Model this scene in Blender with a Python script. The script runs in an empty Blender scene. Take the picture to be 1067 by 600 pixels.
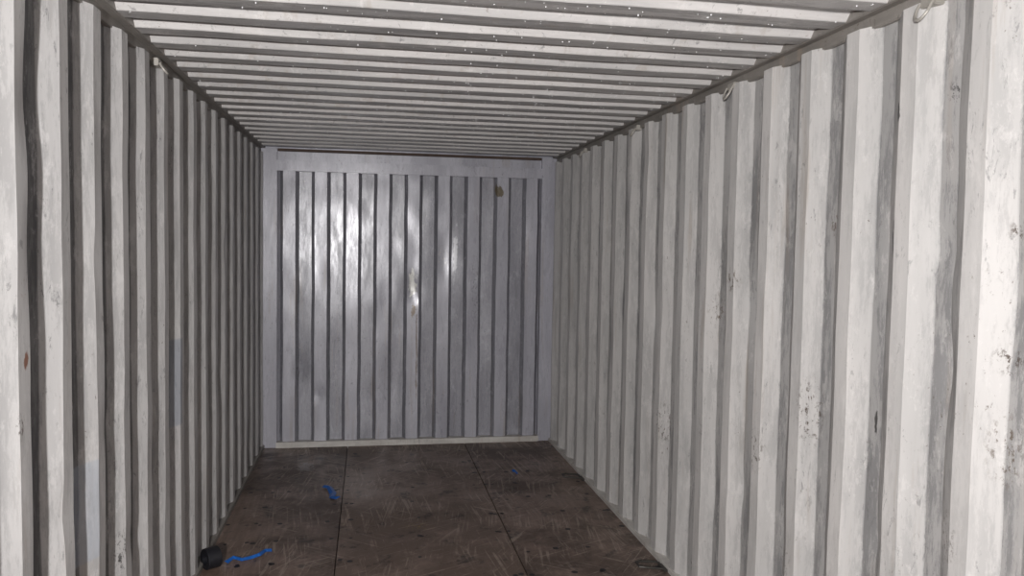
import bpy, bmesh, math, random
import numpy as np
from mathutils import Vector, Matrix, noise
random.seed(7)
W=2.35; H=2.39
# ---------- camera fit ----------
def basis(a,p,r):
    f=np.array([math.sin(a)*math.cos(p),math.cos(a)*math.cos(p),-math.sin(p)])
    rt=np.array([math.cos(a),-math.sin(a),0.]); up=np.cross(rt,f)
    R=math.cos(r)*rt+math.sin(r)*up; U=-math.sin(r)*rt+math.cos(r)*up
    return R,U,f
def proj(P,q):
    X,Z,D,F,a,p,r=q[:7]; R,U,f=basis(a,p,r)
    d=np.array(P)-np.array([X,0,Z]); k=F/(d@f)
    return np.array([533.5+k*(d@R),300-k*(d@U)])
def ld(A,B,o,q):
    a=proj(A,q);b=proj(B,q);t=(b-a)/np.linalg.norm(b-a);o=np.array(o)-a
    return o[0]*t[1]-o[1]*t[0]
def res(q):
    D=q[2];out=[]
    for P,o in (((0,D,H),(277,152)),((W,D,H),(578,165)),((0,D,0),(275,465)),((W,D,0),(572,460))):
        out+=list(proj(P,q)-np.array(o))
    for P,pts in (((0,H),[(108,0),(180,72),(240,128)]),((W,H),[(925,7),(820,52),(720,101)]),((0,0),[(205,598),(240,530)]),((W,0),[(703,598),(640,532)])):
        for o in pts: out.append(ld((P[0],2.2,P[1]),(P[0],D,P[1]),o,q))
    for k,x in enumerate((45,85,115,142)):
        out.append((proj((0,q[7]+.278*k,1.5),q)[0]-x))
    out.append((q[3]-775)/30)
    return np.array(out)
q=np.array([.86,1.58,5.95,770,.187,.055,0.,2.16])
for it in range(30):
    r0=res(q);J=np.zeros((len(r0),8))
    for i in range(8):
        h=1e-5*max(1,abs(q[i]));qq=q.copy();qq[i]+=h;J[:,i]=(res(qq)-r0)/h
    q=q-np.linalg.lstsq(J,r0,rcond=None)[0]
CX,CZ,D,F,YA,PI,RO,YL=[float(v) for v in q]
cam=bpy.data.cameras.new("camera"); co=bpy.data.objects.new("camera",cam); bpy.context.collection.objects.link(co)
R,U,f=basis(YA,PI,RO)
co.matrix_world=Matrix(((R[0],U[0],-f[0],CX),(R[1],U[1],-f[1],0),(R[2],U[2],-f[2],CZ),(0,0,0,1)))
cam.sensor_width=36; cam.lens=F*36/1067; cam.clip_start=.02
bpy.context.scene.camera=co
def hit(px,py,axis,val):
    """world position of a photo feature on the plane axis=val"""
    d=f+R*(px-533.5)/F-U*(py-300)/F; o=np.array([CX,0,CZ]); t=(val-o[axis])/d[axis]; return Vector(o+d*t)

# ---------- node helpers ----------
def newmat(name):
    m=bpy.data.materials.new(name); m.use_nodes=True; nt=m.node_tree
    return m,nt,nt.nodes["Principled BSDF"]
def N(nt,t,**k):
    n=nt.nodes.new(t)
    for a,b in k.items():
        if a in n.inputs: n.inputs[a].default_value=b
        else: setattr(n,a,b)
    return n
def tex(nt,scale,sc=5,det=4,rough=.6,kind='ShaderNodeTexNoise',off=(0,0,0),dist=0):
    tc=N(nt,'ShaderNodeTexCoord'); mp=N(nt,'ShaderNodeMapping')
    mp.inputs['Scale'].default_value=scale; mp.inputs['Location'].default_value=off
    nt.links.new(tc.outputs['Object'],mp.inputs['Vector'])
    n=N(nt,kind); n.inputs['Scale'].default_value=sc
    if kind=='ShaderNodeTexNoise':
        n.inputs['Detail'].default_value=det; n.inputs['Roughness'].default_value=rough; n.inputs['Distortion'].default_value=dist
    nt.links.new(mp.outputs[0],n.inputs['Vector'])
    return n.outputs[0]
def ramp(nt,s,a,b,lo=0.,hi=1.):
    m=N(nt,'ShaderNodeMapRange'); m.interpolation_type='SMOOTHSTEP'
    for i,v in zip((1,2,3,4),(a,b,lo,hi)): m.inputs[i].default_value=v
    nt.links.new(s,m.inputs[0]); return m.outputs[0]
def math_(nt,op,a,b):
    m=N(nt,'ShaderNodeMath',operation=op)
    for i,v in enumerate((a,b)):
        if isinstance(v,(int,float)): m.inputs[i].default_value=v
        else: nt.links.new(v,m.inputs[i])
    return m.outputs[0]
def mix(nt,fac,a,b):
    m=N(nt,'ShaderNodeMix',data_type='RGBA')
    if isinstance(fac,(int,float)): m.inputs[0].default_value=fac
    else: nt.links.new(fac,m.inputs[0])
    for i,v in ((6,a),(7,b)):
        if isinstance(v,tuple): m.inputs[i].default_value=(*v,1)
        else: nt.links.new(v,m.inputs[i])
    return m.outputs[2]
def bump(nt,bs,h,st,dist=.01):
    b=N(nt,'ShaderNodeBump'); b.inputs['Strength'].default_value=st; b.inputs['Distance'].default_value=dist
    nt.links.new(h,b.inputs['Height']); nt.links.new(b.outputs[0],bs.inputs['Normal'])
def spot(nt,c,center,radii,col,kind='smear',amt=.9):
    tc=N(nt,'ShaderNodeTexCoord')
    s=N(nt,'ShaderNodeVectorMath',operation='SUBTRACT'); nt.links.new(tc.outputs['Object'],s.inputs[0]); s.inputs[1].default_value=center
    d=N(nt,'ShaderNodeVectorMath',operation='DIVIDE'); nt.links.new(s.outputs[0],d.inputs[0]); d.inputs[1].default_value=radii
    l=N(nt,'ShaderNodeVectorMath',operation='LENGTH'); nt.links.new(d.outputs[0],l.inputs[0])
    if kind=='rect':
        a=N(nt,'ShaderNodeVectorMath',operation='ABSOLUTE'); nt.links.new(d.outputs[0],a.inputs[0])
        x=N(nt,'ShaderNodeSeparateXYZ'); nt.links.new(a.outputs[0],x.inputs[0])
        mx=math_(nt,'MAXIMUM',math_(nt,'MAXIMUM',x.outputs[0],x.outputs[1]),x.outputs[2]); fac=ramp(nt,mx,.93,1.0,1,0)
    elif kind=='speck':
        n=tex(nt,(1,1,.7),55,5,.75,off=(center[1],center[2],center[0]))
        fac=math_(nt,'MULTIPLY',ramp(nt,l.outputs['Value'],.3,1.1,1,0),ramp(nt,n,.53,.60))
    else:
        n=tex(nt,(1,1,.5),22,5,.7,off=(center[1],center[2],center[0]))
        dd=math_(nt,'ADD',l.outputs['Value'],math_(nt,'MULTIPLY',math_(nt,'SUBTRACT',n,.5),3.2)); fac=ramp(nt,dd,.55,.85,1,0)
    return mix(nt,math_(nt,'MULTIPLY',fac,amt),c,col)

def paint(name,base,dark,scuff_shade,rust,rl=.35,rh=.6,scuffamt=1.,rustamt=1.,stretch=(1,1,.12),spots=(),bst=.3,wear_shade_amt=.5,metal=0.,spec=.5):
    m,nt,bs=newmat(name)
    bs.inputs['Metallic'].default_value=metal; bs.inputs['Specular IOR Level'].default_value=spec
    big=tex(nt,stretch,6,5,.6)
    c=mix(nt,ramp(nt,big,.35,.7),base,dark)
    at=N(nt,'ShaderNodeAttribute',attribute_name='wear_shade').outputs['Fac']  # per-vertex tone: scuffed grey plus groove shade painted into the colour
    c=mix(nt,math_(nt,'MULTIPLY',at,wear_shade_amt),c,scuff_shade)
    s1=tex(nt,(stretch[0]*1.5,stretch[1]*1.5,stretch[2]*2.5),9,10,.82,off=(3,1,2))
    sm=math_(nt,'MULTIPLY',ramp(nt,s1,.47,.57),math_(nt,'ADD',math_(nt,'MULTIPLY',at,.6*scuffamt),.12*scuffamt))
    c=mix(nt,sm,c,scuff_shade)
    s4=tex(nt,(1,1,.5),14,8,.8,off=(31,1,12))
    c=mix(nt,math_(nt,'MULTIPLY',ramp(nt,s4,.55,.62),.35),c,tuple(min(1,v*1.12) for v in base))
    s2=tex(nt,(1,1,.35),38,6,.8,off=(7,3,1),dist=.6)
    z2=tex(nt,(1,1,1),1.7,3,.5,off=(2,9,4))
    sc2=math_(nt,'MULTIPLY',ramp(nt,s2,.58,.64),ramp(nt,z2,.42,.58))
    c=mix(nt,math_(nt,'MULTIPLY',sc2,.5),c,(scuff_shade[0]*.7,scuff_shade[1]*.7,scuff_shade[2]*.7))
    s5=tex(nt,(1,1,.06),16,5,.7,off=(17,6,2)); z5=tex(nt,(1,1,.7),1.3,3,.5,off=(6,19,4))
    c=mix(nt,math_(nt,'MULTIPLY',math_(nt,'MULTIPLY',ramp(nt,s5,.54,.66),ramp(nt,z5,.42,.62)),.4*rustamt),c,(.32,.26,.21))
    s3=tex(nt,(1,1,.6),60,5,.75,off=(1,5,8))
    z3=tex(nt,(1,1,.8),2.3,4,.6,off=(12,2,7))
    r=math_(nt,'MULTIPLY',ramp(nt,s3,.63,.68),ramp(nt,z3,.50,.62))
    c=mix(nt,math_(nt,'MULTIPLY',r,.8*rustamt),c,rust)
    for s in spots: c=spot(nt,c,*s)
    nt.links.new(c,bs.inputs['Base Color'])
    nt.links.new(ramp(nt,s1,.3,.7,rl,rh),bs.inputs['Roughness'])
    bump(nt,bs,tex(nt,(1,1,.4),9,5,.6,off=(4,4,4)),bst,.006)
    return m
RS=(.06,.038,.026); BK=(.035,.032,.032)
def onR(px,py): return tuple(hit(px,py,0,W+.01))
def onL(px,py): return tuple(hit(px,py,0,-.005))
def onB(px,py): return tuple(hit(px,py,1,D+.01))
rspots=[(onR(938,118),(.1,.016,.03),BK,'smear'),(onR(932,252),(.1,.010,.08),BK,'smear'),(onR(688,178),(.1,.04,.07),RS,'smear'),
 (onR(745,325),(.1,.08,.11),(.14,.10,.075),'speck'),(onR(765,292),(.1,.06,.07),(.12,.09,.065),'speck'),(onR(842,430),(.1,.08,.15),RS,'speck'),
 (onR(1045,375),(.1,.05,.05),RS,'speck'),(onR(1042,470),(.1,.06,.12),(.11,.08,.055),'speck'),(onR(905,440),(.1,.010,.05),BK,'smear'),
 (onR(988,95),(.1,.04,.05),BK,'speck'),(onR(1052,240),(.1,.03,.03),RS,'speck'),(onR(815,580),(.1,.08,.08),RS,'speck'),(onR(865,232),(.1,.05,.06),(.10,.07,.05),'speck'),
 (onR(718,590),(.1,.08,.06),BK,'speck'),(onR(985,560),(.1,.06,.10),(.1,.08,.06),'speck'),(onR(790,470),(.1,.07,.10),(.12,.10,.08),'speck'),(onR(690,440),(.1,.10,.14),(.10,.08,.07),'speck')]
lspots=[(onL(184,400),(.1,.10,.20),(.22,.26,.33),'rect',.5),(onL(95,535),(.1,.06,.16),(.33,.38,.46),'rect',.4),
 (onL(25,375),(.1,.015,.03),(.20,.07,.03),'smear'),(onL(23,300),(.1,.02,.03),(.22,.10,.04),'speck'),(onL(119,340),(.1,.03,.05),BK,'speck'),(onL(128,575),(.1,.05,.10),BK,'speck'),
 (onL(20,445),(.1,.03,.04),RS,'speck')]
bspots=[(onB(495,300),(.05,.1,.4),(.2,.19,.2),'speck'),(onB(434,360),(.010,.1,.45),(.16,.11,.08),'smear',.7),(onB(311,380),(.03,.1,.3),(.12,.11,.11),'speck'),
 (onB(430,295),(.045,.1,.12),(.85,.84,.80),'smear'),(onB(431,322),(.028,.1,.07),(.20,.14,.09),'smear'),(onB(429,287),(.02,.1,.05),(.12,.09,.07),'speck'),  # pale smear: bare metal with glare painted in, rust below
 (onB(521,199),(.06,.1,.05),(.13,.10,.05),'smear'),(onB(462,268),(.06,.1,.10),(.62,.60,.58),'speck'),(onB(475,262),(.026,.1,.24),(.72,.72,.75),'smear',.7)]  # last smear: scuffed white streak with a painted highlight
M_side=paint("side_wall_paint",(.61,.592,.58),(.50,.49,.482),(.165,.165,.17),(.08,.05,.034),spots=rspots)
M_sideL=paint("side_wall_paint_left_shaded",(.59,.578,.572),(.48,.47,.468),(.060,.060,.065),(.08,.05,.034),spots=lspots,wear_shade_amt=.82)  # near-black recess tone paints the shadow in the left grooves
M_back=paint("end_wall_paint",(.45,.445,.495),(.34,.335,.38),(.135,.135,.15),(.06,.04,.03),.22,.38,.9,.9,spots=bspots,bst=.18,wear_shade_amt=.7,metal=.06,spec=.55)
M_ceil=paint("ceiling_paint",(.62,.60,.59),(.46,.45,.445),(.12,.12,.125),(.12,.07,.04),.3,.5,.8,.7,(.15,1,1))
M_rail=paint("rail_paint",(.28,.26,.24),(.18,.165,.15),(.10,.09,.08),(.09,.05,.03),.4,.6,1.,1.6,(1,.3,1))
M_sill=paint("sill_paint",(.60,.58,.55),(.45,.42,.39),(.2,.19,.18),(.10,.05,.03),.4,.6,1,1.3,(.4,1,1))
def simple(name,col,rough=.5,metal=0.,var=.25):
    m,nt,bs=newmat(name)
    n=tex(nt,(1,1,1),25,4,.6)
    nt.links.new(mix(nt,n,tuple(v*(1-var) for v in col),tuple(min(1,v*(1+var)) for v in col)),bs.inputs['Base Color'])
    bs.inputs['Roughness'].default_value=rough; bs.inputs['Metallic'].default_value=metal
    return m
M_rust=simple("rusted_steel",(.075,.05,.04),.8,0,.5)
M_steel=simple("galvanised_steel",(.36,.34,.31),.45,.2)
M_wire=simple("dark_steel",(.06,.055,.05),.5,.4)
M_blue=simple("blue_plastic",(.012,.10,.38),.35,0,.6)
M_black=simple("black_rubber",(.010,.010,.014),.5)
M_drop=simple("water_droplets",(.9,.92,.95),.08)  # whitish body colour paints the glints on clear drops
# floor
m,nt,bs=newmat("plywood_floor"); M_floor=m
g=tex(nt,(6,.5,1),6,6,.65); b1=tex(nt,(1,1,1),1.6,6,.7,off=(1,2,3)); st=tex(nt,(1,1,1),7,6,.75,off=(5,5,1))
c=mix(nt,ramp(nt,g,.3,.7),(.148,.102,.080),(.225,.158,.127))
c=mix(nt,ramp(nt,b1,.40,.60),c,(.088,.060,.048))
tc=N(nt,'ShaderNodeTexCoord'); sx=N(nt,'ShaderNodeSeparateXYZ'); nt.links.new(tc.outputs['Object'],sx.inputs[0])
mid=math_(nt,'MULTIPLY',ramp(nt,sx.outputs[0],.66,.67),ramp(nt,sx.outputs[0],1.615,1.625,1,0))
c=mix(nt,math_(nt,'MULTIPLY',mid,.3),c,(.225,.16,.125))
c=mix(nt,math_(nt,'MULTIPLY',ramp(nt,st,.55,.63),.8),c,(.034,.025,.021))
for k,(rot,dn_) in enumerate(((.15,.57),(-.9,.60),(1.1,.60),(-.1,.57),(.6,.60))):
    tc=N(nt,'ShaderNodeTexCoord'); mp=N(nt,'ShaderNodeMapping'); mp.inputs['Rotation'].default_value=(0,0,rot); mp.inputs['Location'].default_value=(k,k*2,0)
    mp2=N(nt,'ShaderNodeMapping'); mp2.inputs['Scale'].default_value=(1,.035,1)
    nt.links.new(tc.outputs['Object'],mp.inputs[0]); nt.links.new(mp.outputs[0],mp2.inputs[0])
    n=N(nt,'ShaderNodeTexNoise'); n.inputs['Scale'].default_value=58; n.inputs['Detail'].default_value=4; n.inputs['Distortion'].default_value=.8
    nt.links.new(mp2.outputs[0],n.inputs['Vector'])
    z=tex(nt,(1,1,1),2.6,5,.7,off=(k*3,1,2))
    f1=math_(nt,'MULTIPLY',ramp(nt,n.outputs[0],dn_,dn_+.05),ramp(nt,z,.46,.60))
    c=mix(nt,math_(nt,'MULTIPLY',f1,.5),c,(.38,.31,.26))
c=spot(nt,c,tuple(hit(435,548,2,0)),(.12,.10,.1),(.20,.15,.07),'speck')
c=spot(nt,c,tuple(hit(318,487,2,0)),(.07,.16,.1),(.30,.28,.28),'smear',.6)
nt.links.new(c,bs.inputs['Base Color']); nt.links.new(ramp(nt,b1,.3,.7,.36,.58),bs.inputs['Roughness'])
bump(nt,bs,g,.25,.004)

# ---------- mesh helpers ----------
def obj(name,bm,mat,parent=None,smooth=False):
    me=bpy.data.meshes.new(name); bmesh.ops.recalc_face_normals(bm,faces=bm.faces)
    bm.to_mesh(me); bm.free(); me.materials.append(mat)
    if smooth:
        for p in me.polygons: p.use_smooth=True
    o=bpy.data.objects.new(name,me); bpy.context.collection.objects.link(o)
    if parent: o.parent=parent
    return o
def box(bm,x0,x1,y0,y1,z0,z1,bev=0):
    r=bmesh.ops.create_cube(bm,size=1); vs=r['verts']
    for v in vs: v.co=Vector((x0+(v.co.x+.5)*(x1-x0),y0+(v.co.y+.5)*(y1-y0),z0+(v.co.z+.5)*(z1-z0)))
    if bev:
        es=list({e for v in vs for e in v.link_edges}); bmesh.ops.bevel(bm,geom=es,offset=bev,segments=2,affect='EDGES')
def tube(bm,pts,r,n=8,flat=1.):
    pts=[Vector(p) for p in pts]; rings=[]
    for i,p in enumerate(pts):
        t=(pts[min(i+1,len(pts)-1)]-pts[max(i-1,0)]).normalized()
        a=t.cross(Vector((0,0,1)))
        if a.length<.1: a=t.cross(Vector((0,1,0)))
        a.normalize(); b=t.cross(a).normalized()
        rings.append([bm.verts.new(p+a*math.cos(2*math.pi*k/n)*r+b*math.sin(2*math.pi*k/n)*r*flat) for k in range(n)])
    for i in range(len(rings)-1):
        for k in range(n): bm.faces.new((rings[i][k],rings[i][(k+1)%n],rings[i+1][(k+1)%n],rings[i+1][k]))
    bm.faces.new(rings[0]); bm.faces.new(rings[-1][::-1])
def profile(s0,s1,start,segs,depth,wr=(.1,.05,.45,.8,1,.4),sub=1,rr=.005):
    """wr: worn tone and painted shade at (facing-slope top, ridge, away-slope top, away-slope bottom, recess, facing-slope bottom)"""
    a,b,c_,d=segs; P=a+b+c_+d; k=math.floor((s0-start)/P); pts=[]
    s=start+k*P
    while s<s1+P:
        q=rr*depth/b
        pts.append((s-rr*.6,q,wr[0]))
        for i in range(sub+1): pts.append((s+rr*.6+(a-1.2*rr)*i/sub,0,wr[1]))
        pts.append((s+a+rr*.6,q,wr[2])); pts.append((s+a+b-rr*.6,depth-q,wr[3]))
        for i in range(sub+1): pts.append((s+a+b+rr*.6+(c_-1.2*rr)*i/sub,depth,wr[4]))
        pts.append((s+a+b+c_+rr*.6,depth-q,wr[5]))
        s+=P
    return [p for p in pts if s0<=p[0]<=s1]
def sheet(name,prof,t0,t1,nrow,fn,mat,amp=.003,dents=()):
    bm=bmesh.new(); lay=bm.verts.layers.float.new('wear_shade'); rows=[]
    for j in range(nrow+1):
        t=t0+(t1-t0)*j/nrow; row=[]
        for (s,d,w) in prof:
            ed=min(1,min(j,nrow-j)/2.)
            n1=noise.noise(Vector((s*3.2,t*2.1,len(name)*1.7)))*amp*ed + noise.noise(Vector((s*11,t*5,3.3+len(name))))*amp*.5*ed
            n2=noise.noise(Vector((s*4,t*3.5,9.1)))*amp*.8*ed
            for (ds,dt,rs,rt,h) in dents:
                n1+=h*math.exp(-((s-ds)/rs)**2-((t-dt)/rt)**2)
            v=bm.verts.new(fn(s+n2,d+n1,t)); v[lay]=w; row.append(v)
        rows.append(row)
    for j in range(nrow):
        for i in range(len(prof)-1):
            bm.faces.new((rows[j][i],rows[j][i+1],rows[j+1][i+1],rows[j+1][i]))
    o=obj(name,bm,mat,None,True)
    o.data.set_sharp_from_angle(angle=math.radians(12))
    return o
Y0=-.25
SEG=(.072,.068,.070,.068)
yl0=YL+.128
def rdents(n,lo=2.0,hi=5):
    return [(random.uniform(lo,hi),random.uniform(.3,2.2),random.uniform(.02,.06),random.uniform(.04,.15),random.uniform(-.004,.014)) for _ in range(n)]
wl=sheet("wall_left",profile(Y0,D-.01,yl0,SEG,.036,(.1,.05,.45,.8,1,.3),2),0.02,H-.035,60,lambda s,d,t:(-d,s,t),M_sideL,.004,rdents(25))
yr0=YL+.11
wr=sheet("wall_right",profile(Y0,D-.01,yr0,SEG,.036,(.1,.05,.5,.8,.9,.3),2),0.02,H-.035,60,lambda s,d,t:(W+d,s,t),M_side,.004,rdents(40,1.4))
bseg=(.098,.024,.100,.024)
dn=[(onB(px,py)[0],onB(px,py)[2],rs,rt,h) for px,py,rs,rt,h in ((430,300,.05,.10,.02),(312,385,.05,.12,.018),(462,270,.06,.15,.015),(500,350,.08,.3,.01),(540,250,.08,.2,.01),(410,400,.06,.2,.012),(330,410,.04,.06,.012))]
wb=sheet("wall_back",[(.07,.0,.3)]+profile(.11,W-.09,.148,bseg,.045,(.8,.0,.8,1,.5,1),3,.003)+[(W-.07,0,.3)],.03,2.24,60,lambda s,d,t:(s,D+d,t),M_back,.0045,dn)  # slopes and recesses darkened as painted groove shade, ridges left bright
cseg=(.085,.020,.085,.019)
ce=sheet("ceiling",profile(Y0,D-.02,2.6,cseg,.024,(0,.6,1,1,.95,0),1,.003),-.0,W,40,lambda s,d,t:(t,s,H+d),M_ceil,.003)  # facing slopes kept pale to paint their lit lines, flats darkened
# floor
bm=bmesh.new()
xs=[-.03,.665,1.62,W+.03]; ys=[Y0,1.3,D]
for i in range(3):
    for j in range(2):
        box(bm,xs[i]+.0025,xs[i+1]-.0025,ys[j]+.001,ys[j+1]-.001,-.028,0,.002)
fl=obj("floor",bm,M_floor)
bm=bmesh.new(); box(bm,-.05,W+.05,Y0,D,-.05,-.03); sub=obj("underfloor",bm,M_black,fl)
bm=bmesh.new()
for x in (.05,.2,.33,.62,.71,1.12,1.57,1.66,1.85,2.0,2.3):
    y=.2
    while y<D:
        if random.random()<.8:
            for rep in range(random.choice((1,1,2))):
                mat=Matrix.Translation((x+random.uniform(-.03,.03),y+random.uniform(-.02,.02),.0006))
                bmesh.ops.create_circle(bm,cap_ends=True,segments=12,radius=random.uniform(.009,.018),matrix=mat)
        y+=.305
obj("floor_screws",bm,M_black,fl)
def trim(name,boxes,mat,bev=.003):
    bm=bmesh.new()
    for b in boxes: box(bm,*b,bev)
    return obj(name,bm,mat)
trim("trim_1",[(-.06,-.018,Y0,D,H-.045,H+.0),(-.06,.014,Y0,D,H-.004,H+.03)],M_rail)
trim("trim_2",[(W+.018,W+.06,Y0,D,H-.045,H+.0),(W-.014,W+.06,Y0,D,H-.004,H+.03)],M_rail)
trim("trim_3",[(-.045,.012,Y0,D,-.02,.028)],M_rail)
trim("trim_4",[(W-.012,W+.045,Y0,D,-.02,.024)],M_sill)
trim("trim_5",[(.1,W-.1,D-.03,D+.05,-.02,.045)],M_sill)
post=trim("end_frame",[(-.04,.105,D-.02,D+.06,.0,H),(W-.105,W+.04,D-.02,D+.06,0,H),(.08,W-.08,D-.025,D+.06,2.215,2.30),(-.04,W+.04,D+.03,D+.06,2.28,H+.02)],M_back,.006)
bm=bmesh.new(); box(bm,.11,W-.11,D-.01,D+.02,H-.02,H+.0)
obj("header_rust_seam",bm,M_rust,post)
# ---------- lashing rings ----------
def lashing(side,y,z,k_=1):
    s=1 if side=='R' else -1; x=W if side=='R' else 0
    bm=bmesh.new()
    box(bm,min(x-s*.004,x+s*.03),max(x-s*.004,x+s*.03),y-.03,y+.03,z+.0,z+.03,.003)
    pts=[(x-s*.006,y-.028*k_,z+.012)]
    for k in range(13):
        a=math.pi*k/12; pts.append((x-s*(.012+.018*math.sin(a)),y-.028*k_*math.cos(a),z-.0-.04*k_*math.sin(a)))
    pts.append((x-s*.006,y+.028*k_,z+.012))
    tube(bm,pts,.0045)
    o=obj("lashing_ring",bm,M_steel,None,False); return o
for side,y,k_ in (('R',2.02,1),('R',3.25,1),('R',4.5,.8),('R',5.65,.8),('L',3.4,.6)): lashing(side,y,H-.055,k_)
def floor_ring(px,py,s):
    p=hit(px,py,2,.0); bm=bmesh.new(); y=p.y
    x0=W-.012
    box(bm,x0-.02,x0+.004,y-.045,y+.045,.0,.012,.002)
    pts=[(x0-.012,y-.045,.012),(x0-.03,y-.045,.02),(x0-.12,y-.04,.03),(x0-.145,y-.03,.03),(x0-.145,y+.03,.03),(x0-.12,y+.04,.03),(x0-.03,y+.045,.02),(x0-.012,y+.045,.012)]
    tube(bm,pts,.006); obj("floor_lashing_ring",bm,M_wire)
floor_ring(606,499,1); floor_ring(700,592,1)
# ---------- litter ----------
def ribbon(name,pix,w,mat,h=.004):
    bm=bmesh.new(); P=[hit(px,py,2,0) for px,py in pix]; n=len(P); ring=[]
    for i,p in enumerate(P):
        t=(P[min(i+1,n-1)]-P[max(i-1,0)]).normalized(); sd=Vector((-t.y,t.x,0))*w*(.8+.4*random.random())
        z=.001+h*(1+math.sin(i*1.9))
        ring.append([bm.verts.new(p+sd+Vector((0,0,z+.006))),bm.verts.new(p+Vector((0,0,z+.012))),bm.verts.new(p-sd+Vector((0,0,z))),bm.verts.new(p-sd*.6+Vector((0,0,max(0,z-.003))))])
    for i in range(n-1):
        for k in range(4): bm.faces.new((ring[i][k],ring[i][(k+1)%4],ring[i+1][(k+1)%4],ring[i+1][k]))
    bm.faces.new(ring[0]); bm.faces.new(ring[-1][::-1])
    return obj(name,bm,mat)
ribbon("blue_strap_scrap",[(236,587),(243,583),(252,584),(261,582),(270,580),(276,575),(283,574)],.012,M_blue,.004)
ribbon("blue_strap_scrap",[(338,508),(343,510),(347,515),(346,519),(352,521)],.02,M_blue,.006)
ribbon("blue_plastic_fragment",[(534,491),(537,492),(539,494)],.006,M_blue,.002)
p=hit(217,592,2,0); bm=bmesh.new()
prof=[(.028,-.034),(.028,.034),(.050,.035),(.053,.032),(.053,-.032),(.050,-.035)]
ns=32; rg=[]
for k in range(ns):
    a=2*math.pi*k/ns; rg.append([bm.verts.new((r*math.cos(a),w_,r*math.sin(a))) for r,w_ in prof])
for k in range(ns):
    for i in range(6): bm.faces.new((rg[k][i],rg[k][(i+1)%6],rg[(k+1)%ns][(i+1)%6],rg[(k+1)%ns][i]))
o=obj("black_tape_roll",bm,M_black); o.location=(p.x+.015,p.y,.0535); o.rotation_euler=(0,0,-.95)
# ---------- water droplets on ceiling ----------
bm=bmesh.new()
for i in range(1300):
    x=min(W-.05,max(.05,random.gauss(1.4,.55))); y=random.uniform(1.7,D-.3)
    r=random.uniform(.0012,.0032)
    ph=((y-2.6)%.209)
    if .082<ph<.108 or ph>.186: continue
    z=H if ph<.085 else H+.024
    bmesh.ops.create_icosphere(bm,subdivisions=1,radius=r,matrix=Matrix.Translation((x,y,z-.001)))
obj("water_droplets",bm,M_drop,ce,True)
# ---------- light ----------
L=bpy.data.lights.new("work_light",'AREA'); L.shape='DISK'; L.size=.08; L.energy=178; L.color=(1,.98,.965)
lo=bpy.data.objects.new("work_light",L); bpy.context.collection.objects.link(lo)
lo.location=(CX-.40,-.75,CZ+.04); lo.rotation_euler=(Vector((1.1,D,1.25))-lo.location).to_track_quat('-Z','Y').to_euler()
w=bpy.data.worlds.new("world"); bpy.context.scene.world=w; w.use_nodes=True
w.node_tree.nodes["Background"].inputs[0].default_value=(.75,.82,1,1); w.node_tree.nodes["Background"].inputs[1].default_value=.05
bpy.context.scene.view_settings.view_transform='Standard'
